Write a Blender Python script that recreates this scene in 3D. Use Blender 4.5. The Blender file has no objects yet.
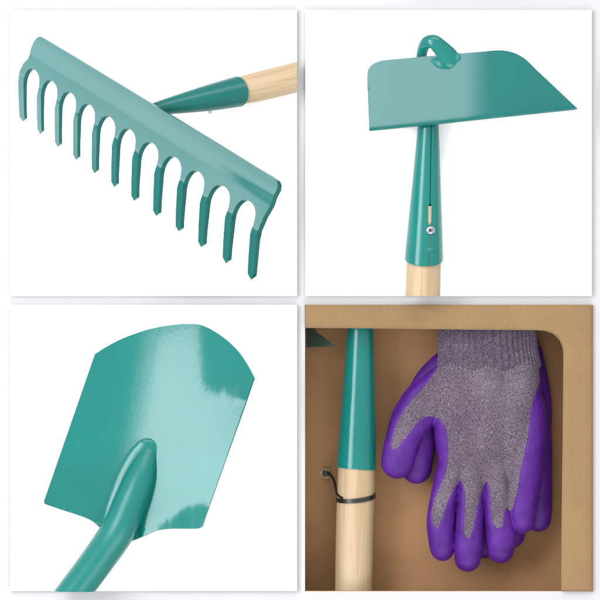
import bpy, bmesh, math, random
import numpy as np
from mathutils import Vector, Matrix
from mathutils.geometry import delaunay_2d_cdt
random.seed(4)
S = bpy.context.scene
COL = S.collection
MM = 0.001
DIST = 6000.0

# ------------------------------------------------------------------ camera
cd = bpy.data.cameras.new('camera'); cam = bpy.data.objects.new('camera', cd); COL.objects.link(cam)
cam.location = (0, 0, DIST*MM); cam.rotation_euler = (0, 0, 0)
cd.sensor_width = 36; cd.lens = 36*DIST/600.0; cd.clip_start = .1; cd.clip_end = 100
S.camera = cam
# ------------------------------------------------------------------ light
w = bpy.data.worlds.new('World'); S.world = w; w.use_nodes = True
w.node_tree.nodes['Background'].inputs[0].default_value = (1, 1, 1, 1)
w.node_tree.nodes['Background'].inputs[1].default_value = 1.3
def softbox(name, loc, target, sx, sy, radiance, col=(1, 1, 1)):
    l = bpy.data.lights.new(name, 'AREA'); l.shape = 'RECTANGLE'; l.size = sx; l.size_y = sy
    l.energy = radiance*math.pi*sx*sy; l.color = col
    o = bpy.data.objects.new(name, l); COL.objects.link(o)
    o.location = loc
    o.rotation_euler = (Vector(target)-Vector(loc)).to_track_quat('-Z', 'Y').to_euler()
    return o
softbox('key_softbox', (-1.35, 0.35, 1.65), (0, 0, 0), 1.5, .70, 13.0, (.97, .975, 1.07))
softbox('key_edge_softbox', (-1.0, 0.32, 1.93), (0, 0, 0), 1.5, .16, 7.5, (.96, 1, 1.04))
softbox('key_falloff_softbox', (-.84, 0.30, 2.02), (0, 0, 0), 1.5, .16, 3.5, (.96, 1, 1.04))
softbox('fill_softbox', (.3, -1.7, 1.7), (0, 0, 0), 1.5, 1.2, 4.6)
softbox('top_softbox', (0.1, 1.7, 1.5), (0, 0, 0), 1.8, .8, 5.0)
S.view_settings.view_transform = 'Standard'; S.view_settings.look = 'None'
S.view_settings.exposure = 0; S.view_settings.gamma = 1
S.render.engine = 'CYCLES'

# ------------------------------------------------------------------ materials
def newmat(name):
    m = bpy.data.materials.new(name); m.use_nodes = True
    nt = m.node_tree; b = nt.nodes['Principled BSDF']
    return m, nt, b
def N(nt, typ, **kw):
    n = nt.nodes.new(typ)
    for k, v in kw.items():
        if k.startswith('i_'):
            n.inputs[k[2:].replace('_', ' ')].default_value = v
        else: setattr(n, k, v)
    return n
def ramp(nt, fac, stops, interp='LINEAR'):
    r = nt.nodes.new('ShaderNodeValToRGB'); r.color_ramp.interpolation = interp
    e = r.color_ramp.elements
    while len(e) > 1: e.remove(e[-1])
    e[0].position = stops[0][0]; e[0].color = (*stops[0][1], 1)
    for p, c in stops[1:]:
        x = e.new(p); x.color = (*c, 1)
    nt.links.new(fac, r.inputs[0]); return r.outputs[0]
def bump(nt, b, h, strength, dist):
    n = nt.nodes.new('ShaderNodeBump'); n.inputs['Strength'].default_value = strength
    n.inputs['Distance'].default_value = dist
    nt.links.new(h, n.inputs['Height']); nt.links.new(n.outputs[0], b.inputs['Normal']); return n

def enamel(name, col, rough=.1, spec=.5, peel=.1):
    m, nt, b = newmat(name)
    tc = N(nt, 'ShaderNodeTexCoord')
    n1 = N(nt, 'ShaderNodeTexNoise', i_Scale=14.0, i_Detail=3.0)
    nt.links.new(tc.outputs['Object'], n1.inputs['Vector'])
    c = ramp(nt, n1.outputs[0], [(.3, tuple(x*.93 for x in col)), (.7, tuple(min(1, x*1.06) for x in col))])
    nt.links.new(c, b.inputs['Base Color'])
    b.inputs['Roughness'].default_value = rough
    b.inputs['Specular IOR Level'].default_value = spec
    n2 = N(nt, 'ShaderNodeTexNoise', i_Scale=260.0, i_Detail=2.0)
    nt.links.new(tc.outputs['Object'], n2.inputs['Vector'])
    n3 = N(nt, 'ShaderNodeTexNoise', i_Scale=45.0, i_Detail=1.0)
    nt.links.new(tc.outputs['Object'], n3.inputs['Vector'])
    ad = N(nt, 'ShaderNodeMath', operation='MULTIPLY_ADD'); ad.inputs[1].default_value = 1.2
    nt.links.new(n3.outputs[0], ad.inputs[0]); nt.links.new(n2.outputs[0], ad.inputs[2])
    bump(nt, b, ad.outputs[0], peel, .001)
    return m
TEAL = (.003, .120, .102)
M_enamel = enamel('teal_enamel', TEAL, .17, .32, .07)
M_satin = enamel('teal_enamel_satin_socket', TEAL, .33, .3, .06)
M_enamel_rake = enamel('teal_enamel_satin', (.003, .088, .077), .26, .26, .02)
M_enamel_hoe_shaded = enamel('teal_enamel_shaded_blade', (.004, .094, .083), .25, .25, .05)  # blade only: the hoe's paint darkened, its shade put into the colour

def woodmat():
    m, nt, b = newmat('pine_wood')
    at = N(nt, 'ShaderNodeAttribute', attribute_name='wloc')
    mp = N(nt, 'ShaderNodeMapping'); mp.inputs['Scale'].default_value = (150, 150, 5)
    nt.links.new(at.outputs['Vector'], mp.inputs['Vector'])
    n = N(nt, 'ShaderNodeTexNoise', i_Scale=1.0, i_Detail=3.0, i_Roughness=.55, i_Distortion=.3)
    nt.links.new(mp.outputs[0], n.inputs['Vector'])
    mp2 = N(nt, 'ShaderNodeMapping'); mp2.inputs['Scale'].default_value = (900, 900, 18)
    nt.links.new(at.outputs['Vector'], mp2.inputs['Vector'])
    n2 = N(nt, 'ShaderNodeTexNoise', i_Scale=1.0, i_Detail=2.0)
    nt.links.new(mp2.outputs[0], n2.inputs['Vector'])
    mx = N(nt, 'ShaderNodeMath', operation='MULTIPLY_ADD'); mx.inputs[1].default_value = .3
    nt.links.new(n2.outputs[0], mx.inputs[0]); nt.links.new(n.outputs[0], mx.inputs[2])
    c = ramp(nt, mx.outputs[0], [(.40, (.19, .112, .048)), (.51, (.30, .212, .115)), (.66, (.345, .262, .158)), (.80, (.29, .20, .105)), (.86, (.29, .205, .115))])
    nt.links.new(c, b.inputs['Base Color']); b.inputs['Roughness'].default_value = .55
    bump(nt, b, mx.outputs[0], .15, .0006)
    return m
M_wood = woodmat()

def cardmat(name, col, s=1.0):
    m, nt, b = newmat(name)
    tc = N(nt, 'ShaderNodeTexCoord')
    mp = N(nt, 'ShaderNodeMapping'); mp.inputs['Scale'].default_value = (1, 2.2, 1)
    nt.links.new(tc.outputs['Object'], mp.inputs['Vector'])
    n = N(nt, 'ShaderNodeTexNoise', i_Scale=420.0, i_Detail=4.0, i_Roughness=.7)
    nt.links.new(mp.outputs[0], n.inputs['Vector'])
    n2 = N(nt, 'ShaderNodeTexNoise', i_Scale=22.0, i_Detail=3.0)
    nt.links.new(tc.outputs['Object'], n2.inputs['Vector'])
    mx = N(nt, 'ShaderNodeMath', operation='MULTIPLY_ADD'); mx.inputs[1].default_value = .6
    nt.links.new(n2.outputs[0], mx.inputs[0]); nt.links.new(n.outputs[0], mx.inputs[2])
    c = ramp(nt, mx.outputs[0], [(.55, tuple(x*.86 for x in col)), (.78, col), (1.0, tuple(x*1.12 for x in col))])
    nt.links.new(c, b.inputs['Base Color']); b.inputs['Roughness'].default_value = .85
    b.inputs['Specular IOR Level'].default_value = .2
    bump(nt, b, n.outputs[0], .25, .0005)
    return m
M_card = cardmat('kraft_card', (.195, .123, .057))
M_card_in = cardmat('kraft_card_inside', (.262, .145, .068))
M_card_edge = cardmat('cut_card_edge', (.29, .205, .115))

def plain(name, col, rough=.5, metal=0, spec=.5, noise=0, nscale=200):
    m, nt, b = newmat(name)
    tc = N(nt, 'ShaderNodeTexCoord')
    n = N(nt, 'ShaderNodeTexNoise', i_Scale=float(nscale), i_Detail=3.0)
    nt.links.new(tc.outputs['Object'], n.inputs['Vector'])
    c = ramp(nt, n.outputs[0], [(.3, tuple(x*(1-noise) for x in col)), (.7, tuple(min(1, x*(1+noise)) for x in col))])
    nt.links.new(c, b.inputs['Base Color'])
    b.inputs['Roughness'].default_value = rough; b.inputs['Metallic'].default_value = metal
    b.inputs['Specular IOR Level'].default_value = spec
    return m
M_white = plain('white_board', (.93, .93, .93), .7, spec=.1, noise=.005)
M_back = plain('backing_board', (.385, .385, .385), .8, spec=.05, noise=.005)
M_steel = plain('zinc_steel', (.36, .37, .42), .22, 1.0, noise=.1)
M_recess_shade = plain('recess_shade', (.03, .03, .05), .5)  # near-black that stands in for shade inside the slot and hole
M_black = plain('black_nylon', (.008, .007, .006), .35, noise=.2)
M_torn = plain('torn_paper', (.42, .36, .28), .9, noise=.3, nscale=700)

def knitmat(name, dark, mid, light, rib=False):
    m, nt, b = newmat(name)
    tc = N(nt, 'ShaderNodeTexCoord')
    mp = N(nt, 'ShaderNodeMapping'); mp.inputs['Scale'].default_value = (1.25, .8, 1)
    nt.links.new(tc.outputs['Object'], mp.inputs['Vector'])
    n = N(nt, 'ShaderNodeTexNoise', i_Scale=760.0, i_Detail=3.5, i_Roughness=.65)
    nt.links.new(mp.outputs[0], n.inputs['Vector'])
    v = N(nt, 'ShaderNodeTexVoronoi', i_Scale=780.0)
    nt.links.new(mp.outputs[0], v.inputs['Vector'])
    n3 = N(nt, 'ShaderNodeTexNoise', i_Scale=28.0, i_Detail=2.0)
    nt.links.new(tc.outputs['Object'], n3.inputs['Vector'])
    mx = N(nt, 'ShaderNodeMath', operation='MULTIPLY_ADD'); mx.inputs[1].default_value = .22
    nt.links.new(n3.outputs[0], mx.inputs[0]); nt.links.new(n.outputs[0], mx.inputs[2])
    c = ramp(nt, mx.outputs[0], [(.44, dark), (.60, mid), (.80, light)])
    nt.links.new(c, b.inputs['Base Color'])
    b.inputs['Roughness'].default_value = .95; b.inputs['Specular IOR Level'].default_value = .1
    b.inputs['Sheen Weight'].default_value = .05
    h = N(nt, 'ShaderNodeMath', operation='SUBTRACT')
    nt.links.new(n.outputs[0], h.inputs[0]); nt.links.new(v.outputs['Distance'], h.inputs[1])
    bump(nt, b, h.outputs[0], .55, .0012)
    return m
M_knit = knitmat('melange_knit', (.040, .027, .045), (.084, .064, .085), (.172, .143, .163))
M_cuff = knitmat('melange_cuff_knit', (.028, .019, .036), (.066, .049, .071), (.135, .110, .134))
def rubber():
    m, nt, b = newmat('purple_rubber')
    tc = N(nt, 'ShaderNodeTexCoord')
    n = N(nt, 'ShaderNodeTexNoise', i_Scale=60.0, i_Detail=3.0)
    nt.links.new(tc.outputs['Object'], n.inputs['Vector'])
    c = ramp(nt, n.outputs[0], [(.3, (.040, .005, .112)), (.7, (.066, .010, .172))])
    nt.links.new(c, b.inputs['Base Color'])
    b.inputs['Roughness'].default_value = .42; b.inputs['Specular IOR Level'].default_value = .2
    n2 = N(nt, 'ShaderNodeTexNoise', i_Scale=900.0, i_Detail=2.0)
    nt.links.new(tc.outputs['Object'], n2.inputs['Vector'])
    n4 = N(nt, 'ShaderNodeTexNoise', i_Scale=90.0, i_Detail=2.0)
    nt.links.new(tc.outputs['Object'], n4.inputs['Vector'])
    ad = N(nt, 'ShaderNodeMath', operation='MULTIPLY_ADD'); ad.inputs[1].default_value = 2.0
    nt.links.new(n4.outputs[0], ad.inputs[0]); nt.links.new(n2.outputs[0], ad.inputs[2])
    bump(nt, b, ad.outputs[0], .6, .0009)
    return m
M_rubber = rubber()

# ------------------------------------------------------------------ helpers
# plan coordinates: millimetres on the board, x to the right from its left edge, y down from its top edge, z = height
def P(x, y, z=0.0):
    f = (DIST-z)/DIST
    return Vector(((x-300)*f, (300-y)*f, z))
def thing(name, label, cat, loc, group=None):
    o = bpy.data.objects.new(name, None); COL.objects.link(o)
    o.empty_display_size = .02
    o.location = Vector(loc)*MM
    o['label'] = label; o['category'] = cat
    if group: o['group'] = group
    return o
def obj(name, verts, faces, mat, parent=None, smooth=True, sharp=35, attr=None, label=None):
    """verts in world mm"""
    root = Vector((0, 0, 0)); p = parent
    while p is not None:
        root += Vector(p.location); p = p.parent
    if parent is None:
        c = sum((Vector(v) for v in verts), Vector())/len(verts); org = c*MM
    else: org = root
    me = bpy.data.meshes.new(name)
    me.from_pydata([tuple(Vector(v)*MM-org) for v in verts], [], [tuple(f) for f in faces])
    me.update()
    bm = bmesh.new(); bm.from_mesh(me)
    bmesh.ops.recalc_face_normals(bm, faces=bm.faces) if smooth != 'keep' else None
    for f in bm.faces: f.smooth = bool(smooth)
    if smooth:
        for e in bm.edges:
            if len(e.link_faces) == 2 and e.calc_face_angle(0) > math.radians(sharp): e.smooth = False
    bm.to_mesh(me); bm.free()
    if attr is not None:
        a = me.attributes.new('wloc', 'FLOAT_VECTOR', 'POINT')
        a.data.foreach_set('vector', np.array(attr, dtype=np.float32).ravel())
    me.materials.append(mat)
    o = bpy.data.objects.new(name, me); COL.objects.link(o)
    if parent is None: o.location = org
    else: o.parent = parent
    if label: o['label'] = label
    return o
def struct(o): o['kind'] = 'structure'; return o

def catmull(pts, n=8, closed=False):
    pts = [Vector(p) for p in pts]; out = []
    L = len(pts); rng = range(L if closed else L-1)
    for i in rng:
        if closed: p0, p1, p2, p3 = pts[(i-1) % L], pts[i], pts[(i+1) % L], pts[(i+2) % L]
        else: p0, p1, p2, p3 = pts[max(0, i-1)], pts[i], pts[i+1], pts[min(L-1, i+2)]
        for k in range(n):
            t = k/n
            out.append(.5*((2*p1)+(p2-p0)*t+(2*p0-5*p1+4*p2-p3)*t*t+(3*p1-p0-3*p2+p3)*t**3))
    if not closed: out.append(pts[-1])
    return out
def sweep(ctrl, n=8, segs=32, fz=1.0, cap0='flat', cap1='flat', smoothpath=True):
    """ctrl: list of (x,y,z,r) in world mm; returns verts, faces, wloc"""
    v4 = [Vector(c) for c in ctrl]
    pts = catmull(v4, n) if smoothpath else v4
    C = [Vector(p[:3]) for p in pts]; R = [p[3] for p in pts]
    if cap0 == 'round':
        d = (C[0]-C[1]).normalized(); r = R[0]
        add = [(C[0]+d*r*math.sin(a), r*math.cos(a)) for a in (1.5, 1.3, 1.1, .85, .55, .28)]
        C = [a[0] for a in add]+C; R = [max(a[1], .05) for a in add]+R
    if cap1 == 'round':
        d = (C[-1]-C[-2]).normalized(); r = R[-1]
        add = [(C[-1]+d*r*math.sin(a), r*math.cos(a)) for a in (.28, .55, .85, 1.1, 1.3, 1.5)]
        C += [a[0] for a in add]; R += [max(a[1], .05) for a in add]
    verts, faces, wl = [], [], []
    t0 = (C[1]-C[0]).normalized()
    up = Vector((0, 0, 1)) if abs(t0.z) < .9 else Vector((1, 0, 0))
    Nn = (up-t0*up.dot(t0)).normalized(); s = 0
    for i, c in enumerate(C):
        t = (C[min(i+1, len(C)-1)]-C[max(i-1, 0)]).normalized()
        Nn = (Nn-t*Nn.dot(t)).normalized(); B = t.cross(Nn)
        if i: s += (c-C[i-1]).length
        for k in range(segs):
            a = 2*math.pi*k/segs
            o = (Nn*math.cos(a)+B*math.sin(a))*R[i]; o.z *= fz
            verts.append(c+o); wl.append((math.cos(a)*R[i]*MM, math.sin(a)*R[i]*MM, s*MM))
    for i in range(len(C)-1):
        for k in range(segs):
            k2 = (k+1) % segs
            faces.append((i*segs+k, i*segs+k2, (i+1)*segs+k2, (i+1)*segs+k))
    faces.append(tuple(range(segs))[::-1]); faces.append(tuple((len(C)-1)*segs+k for k in range(segs)))
    return verts, faces, wl
def resample(poly, step):
    out = []
    for i, p in enumerate(poly):
        q = poly[(i+1) % len(poly)]; d = math.hypot(q[0]-p[0], q[1]-p[1]); n = max(1, int(round(d/step)))
        for k in range(n): out.append((p[0]+(q[0]-p[0])*k/n, p[1]+(q[1]-p[1])*k/n))
    return out
def inside(x, y, poly):
    c = False; j = len(poly)-1
    for i in range(len(poly)):
        xi, yi = poly[i]; xj, yj = poly[j]
        if (yi > y) != (yj > y) and x < (xj-xi)*(y-yi)/(yj-yi)+xi: c = not c
        j = i
    return c
def edgedist(x, y, poly):
    m = 1e9
    for i in range(len(poly)):
        ax, ay = poly[i-1]; bx, by = poly[i]
        dx, dy = bx-ax, by-ay; L = dx*dx+dy*dy
        t = 0 if L == 0 else max(0, min(1, ((x-ax)*dx+(y-ay)*dy)/L))
        m = min(m, math.hypot(x-ax-t*dx, y-ay-t*dy))
    return m
def sheet(outline, step, zfun, T, extra=(), bev=.5, bstep=None):
    """plate cut to an outline, shaped by zfun, thickness vector T (plan x, plan y, z). extra = crease segments. returns bmesh (world mm)"""
    out = resample(outline, bstep or step)
    pts = list(out); n = len(out); edges = [(i, (i+1) % n) for i in range(n)]
    for a, b in extra:
        k = max(1, int(math.hypot(a[0]-b[0], a[1]-b[1])/step))
        base = len(pts)
        for i in range(k+1): pts.append((a[0]+(b[0]-a[0])*i/k, a[1]+(b[1]-a[1])*i/k))
        edges += [(base+i, base+i+1) for i in range(k)]
    xs = [p[0] for p in out]; ys = [p[1] for p in out]
    y = min(ys); r = 0
    while y < max(ys):
        x = min(xs)+(step/2 if r % 2 else 0)
        while x < max(xs):
            if inside(x, y, out) and edgedist(x, y, out) > step*.45: pts.append((x, y))
            x += step
        y += step*.87; r += 1
    vs, es, fs, *_ = delaunay_2d_cdt([Vector(p) for p in pts], edges, [], 0, 1e-4)
    tri = []
    for f in fs:
        cx = sum(vs[i].x for i in f)/len(f); cy = sum(vs[i].y for i in f)/len(f)
        if inside(cx, cy, out): tri.append(tuple(f))
    bm = bmesh.new()
    top = []; bot = []
    for v in vs:
        z = zfun(v.x, v.y)
        top.append(bm.verts.new(P(v.x, v.y, z)))
        t3 = T(v.x, v.y) if callable(T) else T
        bot.append(bm.verts.new(P(v.x+t3[0], v.y+t3[1], z+t3[2])))
    cnt = {}
    for f in tri:
        bm.faces.new([top[i] for i in f]); bm.faces.new([bot[i] for i in reversed(f)])
        for a, b in zip(f, f[1:]+f[:1]): cnt[(a, b)] = cnt.get((a, b), 0)+1
    for (a, b) in list(cnt):
        if (b, a) not in cnt: bm.faces.new((top[b], top[a], bot[a], bot[b]))
    loose = [v for v in bm.verts if not v.link_faces]
    bmesh.ops.delete(bm, geom=loose, context='VERTS')
    bmesh.ops.recalc_face_normals(bm, faces=bm.faces)
    if bev:
        bm.normal_update()
        be = [e for e in bm.edges if len(e.link_faces) == 2 and e.calc_face_angle(0) > math.radians(50)]
        bmesh.ops.bevel(bm, geom=be, offset=bev, segments=1, profile=.5, affect='EDGES', clamp_overlap=True)
    return bm
def bm_obj(name, bm, mat, parent, sharp=40, sel=None):
    bm.verts.index_update()
    fs = [f for f in bm.faces if sel is None or sel(f)]
    used = {}; verts = []; faces = []
    for f in fs:
        q = []
        for v in f.verts:
            if v.index not in used: used[v.index] = len(verts); verts.append(v.co.copy())
            q.append(used[v.index])
        faces.append(q)
    return obj(name, verts, faces, mat, parent, sharp=sharp)
def box(x0, y0, x1, y1, z0, z1, bev=.4):
    """box from plan coordinates"""
    bm = bmesh.new()
    a = P(x0, y0, z1); b = P(x1, y1, z1)
    vs = [bm.verts.new((x, y, z)) for z in (z0, z1) for (x, y) in ((a.x, b.y), (b.x, b.y), (b.x, a.y), (a.x, a.y))]
    for f in ((3, 2, 1, 0), (4, 5, 6, 7), (0, 1, 5, 4), (1, 2, 6, 5), (2, 3, 7, 6), (3, 0, 4, 7)): bm.faces.new([vs[i] for i in f])
    if bev: bmesh.ops.bevel(bm, geom=list(bm.edges), offset=bev, segments=2, profile=.5, affect='EDGES')
    return bm
def bmdata(bm):
    bm.verts.index_update()
    return [v.co.copy() for v in bm.verts], [[v.index for v in f.verts] for f in bm.faces]
def join(parts):
    V, F = [], []
    for v, f in parts:
        n = len(V); V += list(v); F += [tuple(i+n for i in q) for q in f]
    return V, F
def smooth01(a, b, x):
    t = max(0, min(1, (x-a)/(b-a))); return t*t*(3-2*t)
def oblique(verts, c, axis, k):
    """cut the rim of a socket at a slant across its height"""
    a = Vector(axis).normalized(); c = Vector(c)
    return [Vector(v)+a*k*(v[2]-c.z) for v in verts]
def clip(verts, faces, wl, co, no):
    """cut a closed mesh with a plane and close it, keeping the side opposite to no"""
    bm = bmesh.new(); la = bm.verts.layers.float_vector.new('w')
    vv = []
    for v, q in zip(verts, wl):
        x = bm.verts.new(v); x[la] = Vector(q); vv.append(x)
    for f in faces: bm.faces.new([vv[i] for i in f])
    r = bmesh.ops.bisect_plane(bm, geom=list(bm.verts)+list(bm.edges)+list(bm.faces), plane_co=co, plane_no=no, clear_outer=True)
    ed = [e for e in r['geom_cut'] if isinstance(e, bmesh.types.BMEdge)]
    bmesh.ops.holes_fill(bm, edges=ed, sides=0)
    bm.verts.index_update()
    return [v.co.copy() for v in bm.verts], [[v.index for v in f.verts] for f in bm.faces], [tuple(v[la]) for v in bm.verts]

# ------------------------------------------------------------------ the setting: white backing and raised white boards
TOPZ = 5.0
bb = []
BX = (305.0, 304.8, 591.8, 591.3)                      # the recess taken by the cardboard box
for r in ((-250, -250, 850, BX[1]), (-250, BX[3], 850, 850), (-250, BX[1], BX[0], BX[3]), (BX[2], BX[1], 850, BX[3])):
    bb.append(bmdata(box(*r, -2.5, 0, 0)))
v, f = join(bb); struct(obj('backing_surface', v, f, M_back, smooth=False))
for (x0, y0, x1, y1) in ((10, 10, 297, 296), (305.3, 10, 591.8, 296), (10, 304.8, 297, 591)):
    v, f = join([bmdata(box(x0, y0, x1, y1, 1.8, TOPZ, .3)), bmdata(box(x0+4, y0+4, x1-4, y1-4, .004, 1.9, 0))]); struct(obj('white_board_surface', v, f, M_white, sharp=60))

# ------------------------------------------------------------------ 1. rake
tips = [(22.8, 121.5), (39.8, 134), (57.5, 147), (75.8, 160), (94.3, 173.3), (114, 187), (134, 201), (156, 216), (178.5, 231.5), (201, 247.3), (225.8, 263.3), (250.8, 279.6)]
def rake_z(x, y):
    k = .80+.20*(x-22)/229; d = (y-37-(x-40)*.6025)/k
    tx = min((t[0] for t in tips), key=lambda t: abs(t+1-x))     # each tine is flat across its own width
    d += (x-tx)*.6025/k*smooth01(63.5, 69, d)
    u = smooth01(0, 250, x)
    pr = [(-12, -4.5), (0, -1.8), (10, 0), (20, .9), (26.5, 1.3), (29.5, 2.0), (40, 4.2), (62, 8.6), (66, 8-u*1.2), (110, 8-1-25*u)]
    for (a, za), (b, zb) in zip(pr, pr[1:]):
        if d <= b or b == 110:
            z = za+(zb-za)*(d-a)/(b-a); break
    # ends of the plate are dished towards the viewer
    e = 2.8*smooth01(190, 272, x)*smooth01(16, 28.5, d)
    return 40+.345*(x-22)+z*.9*k+e
tpl = [(-3.3, -6), (-2.6, -22), (-.8, -45.8), (.8, -51), (3.0, -57), (4.3, -64), (4.1, -70), (1.9, -75.2), (-2.2, -78.8), (-7.5, -79.9), (-13.0, -76.2), (-17.2, -69), (-19.2, -61)]
outl = []
left_side = [(19.3, 117), (18.2, 95), (18.1, 80), (19.2, 71.7), (23.3, 63.3), (27.6, 58.8), (29.6, 54.5), (30.8, 48.3), (34, 41), (37, 37.4), (40, 36.3), (42.6, 37.6)]
outl += [tips[0]]+left_side
outl += [(100, 72.4), (160, 108.9), (220, 145.2), (272, 176.8), (276, 180), (277.8, 184), (277, 189.5), (273.4, 196), (270.5, 205), (264, 216), (258, 230), (256, 240), (254.6, 262), (253.4, 275)]
kxs = [(tips[i+1][0]-tips[i][0])/25 for i in range(11)]
kys = [.82+.18*i/10 for i in range(11)]
bends = []
for i in range(10, -1, -1):
    R_, L_ = tips[i+1], tips[i]; kx, ky = kxs[i], kys[i]
    outl.append(R_)
    ln = 3.1*(10-i)/10
    arch = [(R_[0]+a*kx+ln*b*ky/46, R_[1]+b*ky) for a, b in tpl]
    sm = arch[:2]+[tuple(p) for p in catmull([Vector((a, b)) for a, b in arch[2:]], 4)]
    outl += sm
    outl.append((L_[0]+3.0*kx-ln*.28, L_[1]-13*ky)); outl.append((L_[0]+2.5*kx, L_[1]-4.0*ky))
def rake_T(x, y):
    k = .80+.20*(x-22)/229; tp = min(tips, key=lambda t: abs(t[0]+1-x))
    m = (.88+.12*smooth01(30, 220, x))*(1-.18*smooth01(45, 12, tp[1]-y))
    e = smooth01(6, 0, tp[1]-y)*.55 if abs(tp[0]-x) < 5 else 0
    return (4.2*m*(1-e), 1.4*m*(1-e)-1.6*e, -4.6*m)
head = sheet(outl, 2.6, rake_z, rake_T, bev=.3, bstep=2.2)
rake = thing('garden_rake', 'teal steel rake head with twelve tines on a pale wooden handle, upper left white board', 'rake', P(23, 121, TOPZ))
head.verts.index_update(); head.faces.ensure_lookup_table()
def tine_of(f):
    c = f.calc_center_median(); ff = DIST/(DIST-c.z); x = c.x*ff+300; y = 300-c.y*ff
    yt = 37+(x-40)*.6025; k = .80+.20*(x-22)/229
    if (y-yt)/k < 63.5: return -1
    i = min(range(12), key=lambda i: abs(tips[i][0]+1-x))
    return i
own = {f.index: tine_of(f) for f in head.faces}
bm_obj('head_plate', head, M_enamel_rake, rake, sharp=28, sel=lambda f: own[f.index] == -1)
for i in range(12): bm_obj('tine', head, M_enamel_rake, rake, sharp=28, sel=lambda f: own[f.index] == i)
# ferrule and handle run behind the head to the right edge of the board
fz0 = 36
pa = P(148, 111, fz0+6); pb = P(238, 91.3, fz0)
fer = [(*P(140, 112.5, fz0+34), 6.5), (*P(160, 108, fz0+27), 8.6), (*P(200, 99.7, fz0+13.5), 12.8), (*P(237.4, 91.6, fz0), 15.4)]
v, f, wl = sweep(fer, 8, 48, cap0='round'); v = oblique(v, (fer[-1][:3]), Vector(fer[-1][:3])-Vector(fer[-2][:3]), .42)
fo = obj('ferrule', v, f, M_enamel_rake, rake, sharp=50)
hv = [(*P(224, 94.6, fz0+4.6), 11.2), (*P(240, 90.9, fz0-1.2), 13.3), (*P(248, 88.9, fz0-3.6), 14.1), (*P(262, 85.5, fz0-7.6), 14.7), (*P(320, 71.5, fz0-24), 15.2)]
v, f, wl = sweep(hv, 20, 48)
v, f, wl = clip(v, f, wl, P(297, 80, fz0), (1, 0, 0)); obj('handle', v, f, M_wood, rake, attr=wl)
sc = P(209, 107.6, fz0+7)
v, f, wl = sweep([(sc.x, sc.y, sc.z, 2.2), (sc.x+.8, sc.y-4.2, sc.z-2, 2.0)], 3, 16, cap1='round'); obj('screw', v, f, M_steel, rake)

# ------------------------------------------------------------------ 2. hoe
hoe = thing('garden_hoe', 'teal hoe with wide slanted blade and curled neck on the upper right white board', 'hoe', P(424, 290, TOPZ))
corner = lambda pts, n=4: [tuple(p) for p in catmull([Vector(p) for p in pts], n)]
ho = [(369.2, 130.8)]+[(368.2, 108), (367.3, 84)]+corner([(367.2, 75), (368.4, 69), (373.5, 63.6), (382, 60.4)])+[(420, 56.8), (460, 53.4)]
ho += corner([(484, 51.4), (498, 50.2), (507.5, 51.0), (516.7, 53.8), (525.8, 59.4), (535, 68.4)])+[(576.6, 107.6), (576.2, 108.9), (574, 109.6)]
ho += [(520, 115.2), (480, 119.4), (420, 125.6)]
def hoe_z(x, y):
    u = x-470
    z = 58 + .30*u*1.0
    # flat left two thirds, then the sheet swings away
    z = 56+.345*u-(0 if u < -6 else .19*(u+6)**2/60 if u < 24 else .19*15+.19*(u-24))
    z += .03*(y-90)
    yb = 130.8-(x-369)*.1035
    z -= max(0, 2.4-(yb-y))*.5
    return z
hb = sheet(ho, 3.0, hoe_z, (.7, .6, -2.0), bev=0, bstep=2.5)
bm_obj('blade', hb, M_enamel_hoe_shaded, hoe, sharp=32)
# neck
zb = lambda x, y: hoe_z(x, y)
neck = [(*P(430, 135, 20), 8.0), (*P(425, 100, 18), 6.2), (*P(421.6, 70, 22), 5.2), (*P(422.0, 53, 32), 5.3), (*P(426.2, 43.4, 44), 6.2), (*P(433.8, 42.0, 50), 7.2), (*P(441.6, 48.8, zb(442, 49)+3.5), 8.4), (*P(447, 55, zb(447, 54)+1), 9.6), (*P(450, 59.5, zb(450, 59)-1.0), 10), (*P(452, 63, zb(452, 63)-3.2), 9), (*P(453.5, 66, zb(453, 66)-6), 6)]
v, f, wl = sweep(neck, 10, 36, fz=.5)
obj('neck', v, f, M_enamel, hoe, sharp=60)
wp = [(*P(434, 60.5, zb(434, 60)-1.0), 3.6), (*P(441, 62.5, zb(441, 62)-.8), 6.4), (*P(450, 62.0, zb(450, 62)-.8), 7.0), (*P(458.5, 58.5, zb(458, 59)-1.0), 5.4)]
v, f, wl = sweep(wp, 8, 24, cap0='round', cap1='round', fz=.3); obj('weld', v, f, M_satin, hoe, sharp=60)
# socket ferrule: a rolled cone with an open seam towards the viewer
def rolled(c0, c1, r0, r1, n, slit, seam_ang, th=1.3):
    """c0 top centre, c1 bottom centre (world mm); slit(t) half width in mm"""
    c0, c1 = Vector(c0), Vector(c1); ax = (c1-c0).normalized()
    up = Vector((0, 0, 1)); up = (up-ax*up.dot(ax)).normalized(); side = ax.cross(up)
    V, F, K = [], [], 44
    for i in range(n+1):
        t = i/n; c = c0.lerp(c1, t); r = r0+(r1-r0)*t
        if i == n: r -= .35
        a0 = slit(t)/r
        ring = []
        for k in range(K+1):
            a = seam_ang+a0+(2*math.pi-2*a0)*k/K
            e = min(k, K-k); dr = -.35 if e == 0 else 0
            ring.append(c+(up*math.cos(a)+side*math.sin(a))*(r+dr))
        for k in range(K, -1, -1):
            a = seam_ang+a0+(2*math.pi-2*a0)*k/K
            ring.append(c+(up*math.cos(a)+side*math.sin(a))*(r-th))
        V += ring
    m = 2*(K+1)
    for i in range(n):
        for k in range(m):
            F.append((i*m+k, i*m+(k+1) % m, (i+1)*m+(k+1) % m, (i+1)*m+k))
    for base in (0, n*m):
        for k in range(K): F.append((base+k, base+k+1, base+m-2-k, base+m-1-k))
    return V, F
slit = lambda t: .42+1.55*smooth01(.57, .595, t)*smooth01(.72, .70, t)
hz = 24
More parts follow.
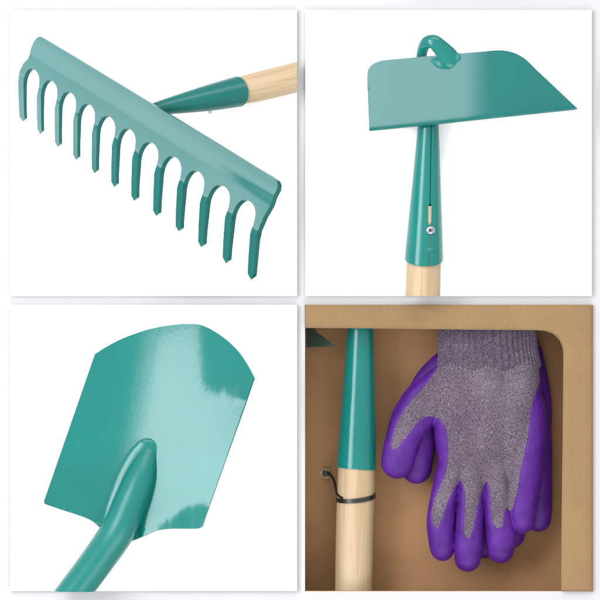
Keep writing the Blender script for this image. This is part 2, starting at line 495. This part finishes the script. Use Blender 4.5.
s_ax = math.asin(.27)
V, F = rolled(P(428.6, 118, hz-3), P(423.8, 259.5, hz), 9.9, 19.5, 90, slit, s_ax)
# which side is image-right: test and mirror the seam if needed
ax = (P(423.8, 263, hz)-P(428.6, 118, hz-3)).normalized()
if ax.cross(Vector((0, 0, 1))).x < 0: V, F = rolled(P(428.6, 118, hz-3), P(423.8, 259.5, hz), 9.9, 19.5, 90, slit, -s_ax)
V = oblique(V, P(423.8, 263, hz), ax, .38)
obj('ferrule', V, F, M_enamel, hoe, sharp=40)
v, f, wl = sweep([(*P(425.6, 206, hz), 13.6), (*P(424.6, 235, hz), 15.6), (*P(423.6, 262, hz), 17.2), (*P(422.4, 310, hz), 17.5)], 10, 48)
v, f, wl = clip(v, f, wl, P(424, 296, hz), (0, -1, 0)); obj('handle', v, f, M_wood, hoe, attr=wl)
def screw(px, py, z, r, parent):
    c = P(px, py, z); V, F = [], []
    prof = [(r*.98, -2.0), (r, 0), (r*.93, .9), (r*.7, 1.9), (r*.42, 2.4), (r*.05, 2.5)]
    for rr, zz in prof:
        for k in range(28): V.append(c+Vector((rr*math.cos(k*math.tau/28), rr*math.sin(k*math.tau/28), zz)))
    for i in range(len(prof)-1):
        for k in range(28): F.append((i*28+k, i*28+(k+1) % 28, (i+1)*28+(k+1) % 28, (i+1)*28+k))
    F.append(tuple(range(28))); F.append(tuple((len(prof)-1)*28+k for k in range(28)))
    s = obj('screw', V, F, M_steel, parent, sharp=60)
    cr = []
    for a in (.4, .4+math.pi/2):
        bm = bmesh.new(); bmesh.ops.create_cube(bm, size=1); bmesh.ops.scale(bm, vec=(r*.95, r*.26, 1.2), verts=bm.verts)
        bmesh.ops.rotate(bm, matrix=Matrix.Rotation(a, 3, 'Z'), verts=bm.verts); bmesh.ops.translate(bm, vec=c+Vector((0, 0, 2.15)), verts=bm.verts)
        cr.append(bmdata(bm))
    v, f = join(cr); obj('drive_slot_shade', v, f, M_recess_shade, s, smooth=False)  # solid dark cross painting the shade of the slot
screw(430.2, 230.3, hz+15.6, 4.7, hoe)
# pressed dimple under the screw
dm = P(430.3, 249.5, hz+17.0); v, f, wl = sweep([(dm.x-1.2, dm.y, dm.z, 2.4), (dm.x+1.2, dm.y, dm.z, 2.4)], 3, 20, cap0='round', cap1='round', fz=.5); obj('ferrule_dimple', v, f, M_enamel, hoe)

# ------------------------------------------------------------------ 3. shovel
shovel = thing('garden_shovel', 'glossy teal steel shovel with a rounded square blade on the lower left white board', 'shovel', P(44, 502, TOPZ))
so = [(44, 500.6), (60, 454.5), (78, 402.6)]+[(94.6, 354.6)]
so += corner([(95.4, 353.6), (110, 344.6), (127, 336.6), (150, 328.9), (172, 324.9), (188, 323.8), (201, 325.0), (213, 330.5), (226, 339.5), (238, 351), (247, 364), (253.8, 376.6)])
so += [(254, 378), (244, 407), (228, 452), (215, 489), (206.5, 513)]+corner([(203.6, 521.5), (202, 526), (197.5, 528.3), (188, 528.6), (170, 528.6), (156, 530.4), (146, 534.6), (136, 539), (126, 541), (112, 534), (100, 527.4), (92, 521), (82, 516.4), (64, 510.6), (48, 505.2), (44, 503.6)])
def sh_cl(x, y):
    dx, dy = x-148, y-435
    return dx*.945+dy*.328, dx*.328-dy*.945      # across, along (towards the tip)
def shovel_z(x, y):
    c, l = sh_cl(x, y)
    if c < 0: z = 40+.285*c+.0030*c*c
    else: z = 40+.285*c+.0007*c*c
    z += .0010*c*l - (.0008 if l > 0 else .0003)*l*l
    # tip corner lifted and rolled tread end widened, shaped to end the softbox highlight
    wob = .35*math.sin(x*.45)+.2*math.sin(x*.83+y*.2); wob2 = .3*math.sin(y*.5)
    q = .17*(x-205+wob2)
    z += (.7*math.log(1+math.exp(q/.7)) if q > -9 else 0)*smooth01(406, 378, y+wob)
    yb = 528 if x > 140 else 503.5+(x-44)*.43
    if x > 120:
        h = 4+26*smooth01(145, 212, x)
        q = (h-(yb-y))/3.5+.10*math.sin(x*.31)+.07*math.sin(x*.83)
        z += .30*3.5*(math.log(1+math.exp(q)) if q < 30 else q)*smooth01(-30, -55, l)
    else: z += max(0, 4-(yb-y))*.9*smooth01(-30, -60, l)
    return z
sb = sheet(so, 3.2, shovel_z, (.9, .5, -2.2), bev=.5, bstep=2.6)
bm_obj('blade', sb, M_enamel, shovel, sharp=32)
szs = lambda x, y, h: P(x, y, shovel_z(x, y)+h)
sk = [(*P(56, 616, 18), 16.6), (*P(73, 593, 24), 16.6), (*P(96, 562.5, 35), 16.8), (*P(117.5, 531, 46), 17.2), (*P(131, 501, 45), 17.0), (*P(140, 479, 42), 15.8), (*P(146, 462, 38.5), 12.6), (*P(148.8, 454.5, 37), 10.5)]
v, f, wl = sweep(sk, 12, 56, cap1='round')
v, f, wl = clip(v, f, wl, P(80, 591.2, 24), (0, -1, 0)); obj('socket', v, f, M_satin, shovel, sharp=50)
fl = [(*szs(110, 533, 0), 11), (*szs(120, 508, 0), 15.4), (*szs(131.5, 480, -.5), 16.6), (*szs(141.8, 461, -1), 16.2), (*szs(147.0, 452.5, -1), 14.2)]
v, f, wl = sweep(fl, 12, 44, cap1='round', fz=.32); obj('socket_flange', v, f, M_enamel, shovel, sharp=60)

# ------------------------------------------------------------------ 4. cardboard box, recessed behind its die-cut front
DEP = -62
carton = thing('cardboard_box', 'open brown cardboard display box with a rounded cut-out front showing tool and gloves', 'box', P(448, 448, DEP))
fo = [(305.3, 304.8), (591.8, 304.8), (591.8, 591), (562.2, 591), (562.4, 520), (563.4, 440), (564.0, 372)]
fo += corner([(564.2, 358), (563.6, 348), (560.2, 339.4), (553.6, 333), (545, 330)], 5)+[(535, 329.4), (470, 328.9), (400, 327.9), (305.3, 327.2)]
fp = sheet(fo, 9, lambda x, y: TOPZ, (0, 0, -3.2), bev=.5)
fpo = bm_obj('front_panel', fp, M_card, carton, sharp=60)
# pale cut edge running round the opening
ce = [(305.6, 327.5), (400, 328.2), (470, 329.2), (535, 329.7), (545, 330.3), (553.4, 333.3), (559.9, 339.6), (563.3, 348), (563.9, 358), (563.7, 372), (563.1, 440), (562.1, 520), (561.9, 590.7)]
cev = []; cef = []
for i, p in enumerate(ce):
    a = Vector(ce[max(i-1, 0)]); b = Vector(ce[min(i+1, len(ce)-1)]); t = (b-a).normalized(); nn = Vector((t.y, -t.x))
    q = Vector(p)
    for (d, z) in ((.25, TOPZ-.1), (-.35, TOPZ-.5), (-.35, TOPZ-3.0), (.25, TOPZ-3.3)):
        cev.append(P(q.x+nn.x*d, q.y+nn.y*d, z))
for i in range(len(ce)-1):
    for k in range(4): cef.append((i*4+k, i*4+(k+1) % 4, i*4+4+(k+1) % 4, i*4+4+k))
cef += [(0, 1, 2, 3), tuple(len(ce)*4-4+k for k in range(4))]
obj('cut_edge', cev, cef, M_card_edge, fpo, sharp=60)
def slab(a, b, c, d, th, name, mat, parent=None):
    a, b, c, d = map(Vector, (a, b, c, d)); n = (b-a).cross(d-a).normalized()*th
    V = [a, b, c, d, a+n, b+n, c+n, d+n]
    return obj(name, V, [(0, 1, 2, 3), (4, 5, 6, 7), (0, 1, 5, 4), (1, 2, 6, 5), (2, 3, 7, 6), (3, 0, 4, 7)], mat, parent or carton, smooth=False)
xl, xr, yt, yb_ = 305.3, 591.6, 305.0, 591.0
bx0, bx1 = -(300-xl)-10, 291.5; by0, by1 = -5.2, -291.0
slab((-16, by0+6, DEP), (bx1, by0+6, DEP), (bx1, by1-16, DEP), (-16, by1-16, DEP), 2.5, 'back_panel', M_card_in)
slab((-16, by0, DEP), (bx1, by0, DEP), (bx1, by0, 2.7), (5.4, by0, 2.7), 1.5, 'side_panel', M_card_in)
slab((bx1, by0, DEP), (bx1, by1-16, DEP), (bx1, by1, 2.7), (bx1, by0, 2.7), -1.5, 'side_panel', M_card_in)
slab((-6, by0, DEP), (-6, by1-16, DEP), (4.4, by1, -.5), (4.4, by0, -.5), .7, 'side_panel', M_card_in)
slab((-6, by1-9, DEP), (bx1, by1-9, DEP), (262, by1-.5, -.5), (4.6, by1-.5, -.5), -.7, 'side_panel', M_card_in)
# torn punch hole that the tie comes through
V, F = [], []
hc = P(325.5, 473.5, DEP)
for k in range(22):
    a = k*math.tau/22
    r0 = 2.6+random.uniform(-.3, .3); r1 = 5.0+random.uniform(-.8, .9)
    V += [hc+Vector((r0*math.cos(a), r0*math.sin(a), .3)), hc+Vector(((r0+r1)/2*math.cos(a), (r0+r1)/2*math.sin(a), 1.4)), hc+Vector((r1*math.cos(a), r1*math.sin(a), .1))]
for k in range(22):
    j = (k+1) % 22
    F += [(k*3, j*3, j*3+1, k*3+1), (k*3+1, j*3+1, j*3+2, k*3+2)]
obj('punch_hole_rim', V, F, M_torn, carton)
V = [hc+Vector((3*math.cos(k*math.tau/20), 3*math.sin(k*math.tau/20), .35)) for k in range(20)]
obj('punch_hole_shade', V, [tuple(range(20))], M_recess_shade, carton)  # flat dark disc painting the shade inside the hole

# tool handle in the box
tz = -30
tool = thing('garden_tool', 'upright pale wooden shaft with teal ferrule, tied to the back of the cardboard box', 'garden tool', P(355, 590, tz-18))
v, f, wl = sweep([(*P(360.6, 307, tz), 12.6), (*P(360.4, 335, tz), 13.4), (*P(358.4, 400, tz), 16.7), (*P(356.6, 461.5, tz), 19.7), (*P(356.6, 463.6, tz), 19.2)], 10, 56)
v = oblique(v, P(356.6, 461, tz), (0, -1, 0), .10)
obj('ferrule', v, f, M_enamel, tool, sharp=50)
v, f, wl = sweep([(*P(356.6, 455, tz), 18.2), (*P(356.2, 480, tz), 18.7), (*P(354.4, 540, tz), 18.8), (*P(353.5, 610, tz), 18.8)], 10, 56)
v, f, wl = clip(v, f, wl, P(350, 590.6, tz), (0, -1, 0)); obj('handle', v, f, M_wood, tool, attr=wl)
# cable tie round it
tie = thing('cable_tie', 'black plastic tie looped round the wooden handle and through the punched card', 'cable tie', P(325, 474, DEP))
def ribbon(pts, wdt, th, segs=6):
    C = catmull([Vector(p) for p in pts], segs); V, F = [], []
    for i, c in enumerate(C):
        t = (C[min(i+1, len(C)-1)]-C[max(i-1, 0)]).normalized()
        wd = Vector((0, 1, 0))-t*t.y
        wd = wd.normalized() if wd.length > .2 else Vector((1, 0, 0)); nn = t.cross(wd).normalized()
        for a, b in ((1, 1), (1, -1), (-1, -1), (-1, 1)): V.append(c+wd*wdt*.5*a+nn*th*.5*b)
    for i in range(len(C)-1):
        for k in range(4): F.append((i*4+k, i*4+(k+1) % 4, i*4+4+(k+1) % 4, i*4+4+k))
    F += [(0, 1, 2, 3), tuple(len(C)*4-4+k for k in range(4))]
    return V, F
cx = P(356.0, 497, tz); R0 = 19.4; loop = []
for k in range(0, 25):
    a = math.radians(205-k*12.5)       # over the front of the handle from left to right and round behind
    x = cx.x+R0*math.cos(a); z = cx.z+R0*math.sin(a)
    loop.append((x, cx.y-3.2*max(0, math.sin(a))+1.6*math.cos(a)*1.2, z))
V, F = ribbon(loop, 4.4, 1.1, 3); obj('band', V, F, M_black, tie, sharp=50)
t0 = Vector(loop[0])
V, F, _ = sweep([(*P(343, 498.3, tz+14.0), 1.2), (*P(337.6, 494.5, tz+6), 1.35), (*P(335.6, 487, tz-2), 1.35), (*P(333.6, 480, tz-12), 1.35), (*P(331, 475.2, tz-20), 1.35), (*P(327, 473.3, DEP+4), 1.4), (*P(325, 473.5, DEP-1), 1.4)], 6, 12); obj('tail', V, F, M_black, tie, sharp=50)
hd = P(326.5, 473.3, DEP+4); bm = bmesh.new(); bmesh.ops.create_cube(bm, size=1)
bmesh.ops.scale(bm, vec=(8.0, 4.6, 4), verts=bm.verts); bmesh.ops.bevel(bm, geom=list(bm.edges), offset=.5, segments=2, affect='EDGES', profile=.5)
bmesh.ops.rotate(bm, matrix=Matrix.Rotation(-.25, 3, 'Z'), verts=bm.verts); bmesh.ops.translate(bm, vec=hd, verts=bm.verts)
v, f = bmdata(bm); obj('lock_head', v, f, M_black, tie, sharp=50)
# tip of another blade, in the shade under the front panel
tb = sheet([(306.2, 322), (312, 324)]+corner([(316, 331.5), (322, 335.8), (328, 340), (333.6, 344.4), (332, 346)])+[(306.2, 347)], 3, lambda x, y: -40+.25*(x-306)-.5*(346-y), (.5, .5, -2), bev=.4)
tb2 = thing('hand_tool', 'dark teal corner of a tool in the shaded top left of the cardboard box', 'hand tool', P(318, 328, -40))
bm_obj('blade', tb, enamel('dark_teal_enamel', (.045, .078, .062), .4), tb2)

# ------------------------------------------------------------------ gloves
def ab(x, y): return (300+x/2, 300+y/2)
knit_poly = [(437, 350), (437, 366), (431, 378), (421, 390), (411.7, 400), (403, 413), (396.5, 425), (391.7, 441.7), (392.3, 448), (395, 449.5), (403.3, 441), (410, 432), (416.7, 423.3), (421.7, 418.6), (428, 416.2), (436.7, 417.8), (443.3, 423.3), (447, 433.3), (448.3, 450), (446.5, 470), (441.7, 483), (435, 499), (431.9, 510), (432.5, 521), (436, 528.3), (438.5, 527.5), (441.7, 520), (445.8, 506.7), (452.5, 491), (459, 481.3), (461.5, 481.5), (464.2, 490), (465, 503.3), (464.0, 520), (464, 531), (466, 537), (469.5, 537.3), (472.5, 530), (476, 514), (480.5, 495), (485.5, 482.6), (487.5, 482.6), (489.6, 490), (490.3, 503), (491.7, 518), (495.5, 527), (500, 527.6), (502.6, 524), (503.8, 512), (506, 508), (509, 511), (512.5, 509), (517, 493), (520, 475), (523.3, 458), (527.5, 438.3), (529.3, 420), (532, 404), (536, 392), (541.5, 374), (544, 350)]
knit_poly = [tuple(p) for p in catmull([Vector(p) for p in knit_poly], 3, closed=True)]
def poly_sd(X, Y, poly):
    P_ = np.array(poly); A = P_; B = np.roll(P_, -1, 0)
    d = np.full(X.shape, 1e9); ins = np.zeros(X.shape, bool)
    for (ax_, ay), (bx, by) in zip(A, B):
        dx, dy = bx-ax_, by-ay; L = dx*dx+dy*dy+1e-12
        t = np.clip(((X-ax_)*dx+(Y-ay)*dy)/L, 0, 1)
        d = np.minimum(d, np.hypot(X-ax_-t*dx, Y-ay-t*dy))
        cond = ((ay > Y) != (by > Y)) & (X < (bx-ax_)*(Y-ay)/((by-ay) if by != ay else 1e-12)+ax_)
        ins ^= cond
    return np.where(ins, -d, d)
def hand_mesh(tubes, vox=.85, smooth_it=9):
    parts = []
    for t in tubes:
        fz = t.get('fz', 1.0)
        ctrl = [(*P(x, y, z), r) for x, y, z, r in t['p']]
        v, f, _ = sweep(ctrl, 6, 28, fz=fz, cap0='round', cap1='round'); parts.append((v, f))
    V, F = join(parts)
    me = bpy.data.meshes.new('tmp'); me.from_pydata([tuple(v) for v in V], [], F)
    o = bpy.data.objects.new('tmp', me); COL.objects.link(o)
    m = o.modifiers.new('r', 'REMESH'); m.mode = 'VOXEL'; m.voxel_size = vox; m.use_smooth_shade = True
    s = o.modifiers.new('s', 'SMOOTH'); s.factor = .5; s.iterations = smooth_it
    dg = bpy.context.evaluated_depsgraph_get(); ev = o.evaluated_get(dg); m2 = ev.to_mesh()
    m2.calc_loop_triangles()
    co = np.zeros(len(m2.vertices)*3); m2.vertices.foreach_get('co', co); co = co.reshape(-1, 3)
    nr = np.zeros(len(m2.vertices)*3); m2.vertices.foreach_get('normal', nr); nr = nr.reshape(-1, 3)
    tr = np.zeros(len(m2.loop_triangles)*3, dtype=np.int32); m2.loop_triangles.foreach_get('vertices', tr); tr = tr.reshape(-1, 3)
    ev.to_mesh_clear(); bpy.data.objects.remove(o); bpy.data.meshes.remove(me)
    return co, nr, tr
def split_field(co, nr, tr, s):
    """cut triangles along s = 0; returns (co, nr, s, neg triangles, pos triangles)"""
    s = np.where(np.abs(s) < .02, .02, s)
    co = list(map(tuple, co)); nr = list(map(tuple, nr)); s = list(s); cache = {}
    neg, pos = [], []
    def mid(a, b):
        k = (min(a, b), max(a, b))
        if k not in cache:
            t = s[a]/(s[a]-s[b])
            co.append(tuple(np.array(co[a])*(1-t)+np.array(co[b])*t)); nr.append(tuple(np.array(nr[a])*(1-t)+np.array(nr[b])*t)); s.append(0.0)
            cache[k] = len(co)-1
        return cache[k]
    for a, b, c in tr.tolist():
        sg = [s[a] > 0, s[b] > 0, s[c] > 0]
        if all(sg): pos.append((a, b, c)); continue
        if not any(sg): neg.append((a, b, c)); continue
        one = sg.index(True) if sum(sg) == 1 else sg.index(False)
        q = [a, b, c]; q = q[one:]+q[:one]; A, B, C = q
        m1, m2 = mid(A, B), mid(A, C)
        t1 = [(A, m1, m2)]; t2 = [(m1, B, C), (m1, C, m2)]
        if sum(sg) == 1: pos += t1; neg += t2
        else: neg += t1; pos += t2
    return np.array(co), np.array(nr), np.array(s), neg, pos
def take(co, tris):
    used = sorted({i for t in tris for i in t}); mp = {u: i for i, u in enumerate(used)}
    return [Vector(co[u]) for u in used], [tuple(mp[i] for i in t) for t in tris]
def folds(co, nr):
    """soft cloth folds on the back of the hand"""
    x, y = co[:, 0]+300, 300-co[:, 1]
    up = np.clip(nr[:, 2], 0, 1)
    h = 1.3*np.sin((x-470)*.16+np.sin(y*.03)*1.2)*np.exp(-((y-385)/32)**2)
    h += .9*np.sin(x*.11+y*.07)*np.exp(-((y-430)/50)**2)*.7
    h += .55*np.sin(x*.06-y*.19)*np.exp(-((x-415)/25)**2)
    return co+nr*(h*up)[:, None]
def glove(label, tubes, knit, cuffpath, loc, group, sign=1):
    g = thing('garden_glove', label, 'glove', loc, group)
    co, nr, tr = hand_mesh(tubes)
    co = folds(co, nr)
    ff = DIST/(DIST-co[:, 2]); X = co[:, 0]*ff+300; Y = 300-co[:, 1]*ff
    if knit is not None:
        s = poly_sd(X, Y, knit)
        # dipped coating wraps round from the palm, so the underside is all coated
        s = s+.42*np.sin(X*1.9+Y*.8)*np.sin(Y*1.7-X*.6)+.35*np.sin(X*.9-Y*.7)*np.sin(Y*.5+X*.4)
        s = np.maximum(s, (-nr[:, 2]-.35)*8)
    else: s = (Y-346)+0*X
    co, nr, s, neg, pos = split_field(co, nr, tr, s)
    v, f = take(co, neg)
    if f: obj('knit_back', v, f, M_knit, g, sharp=180)
    off = np.clip(s/1.6, 0, 1)*.6
    co2 = co+nr*off[:, None]
    v, f = take(co2, pos); obj('rubber_coating', v, f, M_rubber, g, sharp=180)
    # ribbed cuff
    V, F = [], []; K = 480; rows = len(cuffpath)
    for (xa, xb, y, z, hz_) in cuffpath:
        for k in range(K):
            a = k*math.tau/K; rib = .75*math.sin(a*50)
            ex = math.copysign(abs(math.cos(a))**.8, math.cos(a)); ez = math.copysign(abs(math.sin(a))**.9, math.sin(a))
            V.append(P((xa+xb)/2+((xb-xa)/2+rib)*ex, y, z+(hz_+rib)*ez))
    for i in range(rows-1):
        for k in range(K): F.append((i*K+k, i*K+(k+1) % K, (i+1)*K+(k+1) % K, (i+1)*K+k))
    obj('cuff', V, F, M_cuff, g, sharp=180)
    return g
ZF = -24
front = [
    # palm: one broad lobe and the metacarpals
    {'p': [(462, 360, ZF, 22), (460, 400, ZF, 25), (459, 440, ZF, 24), (458, 466, ZF-1, 18)], 'fz': .60},
    {'p': [(488, 360, ZF, 24), (490, 400, ZF+1, 28), (488, 440, ZF+1, 27), (486, 468, ZF, 20)], 'fz': .58},
    {'p': [(517, 362, ZF, 22), (515, 400, ZF, 26), (511, 440, ZF, 24), (507, 470, ZF-1, 15)], 'fz': .60},
    # index, middle, ring, little finger
    {'p': [(455, 455, ZF, 14), (447.5, 480, ZF+1, 12.9), (442.8, 505, ZF+2, 13.5), (440.6, 524, ZF+2, 13.5), (442, 546, ZF+1, 12.2), (442.6, 549.5, ZF, 11.2)], 'fz': .92},
    {'p': [(473, 460, ZF, 13), (470.8, 490, ZF+4, 12.3), (469.8, 520, ZF+5, 13.4), (468.6, 545, ZF+5, 13.9), (467.6, 558.5, ZF+3, 12.8)], 'fz': .92},
    {'p': [(495, 460, ZF, 13), (496, 490, ZF+2, 13), (499, 520, ZF+2, 14.8), (501, 540, ZF+2, 15.2), (500.6, 549.5, ZF+1, 13.2)], 'fz': .92},
    {'p': [(527, 385, ZF-3, 12), (531, 415, ZF-2, 15), (529, 450, ZF, 16), (524.5, 485, ZF+3, 15.8), (522.5, 506, ZF+3, 15), (521.8, 520.5, ZF+2, 12.6)], 'fz': .95},
    # thumb
    {'p': [(452, 370, ZF-2, 13), (438, 388, ZF-2, 19), (423, 405, ZF-2, 20), (408, 428, ZF-1, 18), (401, 447, ZF, 17), (397.6, 462, ZF, 16.2)], 'fz': .72},
    {'p': [(446, 395, ZF-1, 18), (440, 415, ZF-2, 13)], 'fz': .7},
    # coated web between thumb and palm
    {'p': [(446, 424, ZF+1, 7.5), (447, 440, ZF+1, 8), (446.5, 460, ZF+1, 8.6), (443, 479, ZF, 8.6), (440.5, 497, ZF, 7.6)], 'fz': .9},
]
glove('front glove of the pair, grey knit back and purple coated fingers, facing the viewer', front, knit_poly,
      [(438.8, 535.5, 316, -20, 15), (439, 536, 330, -20.5, 15), (438.8, 537, 345, -21.5, 15), (438.4, 539, 357, -22, 15), (437.8, 540.8, 364, -22.5, 14.8), (439.5, 539, 369, -23, 12.5)], P(490, 440, ZF-14), 'pair of gardening gloves')
ZB = -48
back = [
    {'p': [(462, 352, ZB, 22), (462, 400, ZB, 26), (462, 440, ZB, 24), (462, 470, ZB, 18)], 'fz': .45},
    {'p': [(495, 352, ZB, 26), (498, 400, ZB, 30), (496, 440, ZB, 28), (492, 470, ZB, 20)], 'fz': .40},
    {'p': [(525, 352, ZB, 17), (528, 400, ZB, 23), (527, 440, ZB, 22), (522, 470, ZB, 14)], 'fz': .48},
    {'p': [(532, 400, ZB+3, 15), (536, 440, ZB+5, 15.5), (537, 480, ZB+6, 14.5), (538, 505, ZB+6, 14), (538.5, 519, ZB+6, 12.4)], 'fz': .75},
    {'p': [(505, 470, ZB+2, 12), (512, 510, ZB+3, 13.5), (512, 535, ZB+2, 12.5)], 'fz': .75},
    {'p': [(482, 470, ZB+2, 12), (484, 515, ZB+3, 13.5), (485, 545, ZB+2, 13)], 'fz': .75},
    {'p': [(462, 470, ZB+2, 12), (457, 505, ZB+3, 13), (456, 532, ZB+2, 13)], 'fz': .75},
    {'p': [(448, 362, ZB+4, 14), (432, 382, ZB+5, 17), (423, 404, ZB+5, 18), (420, 430, ZB+6, 17), (417.5, 455, ZB+8, 16), (416.6, 468.5, ZB+8, 15)], 'fz': .7},
    {'p': [(448, 376, ZB+4, 13), (424, 392, ZB+5, 14), (408, 415, ZB+6, 15), (400, 440, ZB+6, 14)], 'fz': .6},
]
glove('rear glove of the pair, mostly hidden, purple thumb and edge showing behind the front glove', back, None,
      [(441, 534, 314, ZB+6, 9), (441, 534, 345, ZB+3, 9), (442, 534, 374, ZB, 9)], P(490, 440, DEP+2), 'pair of gardening gloves')
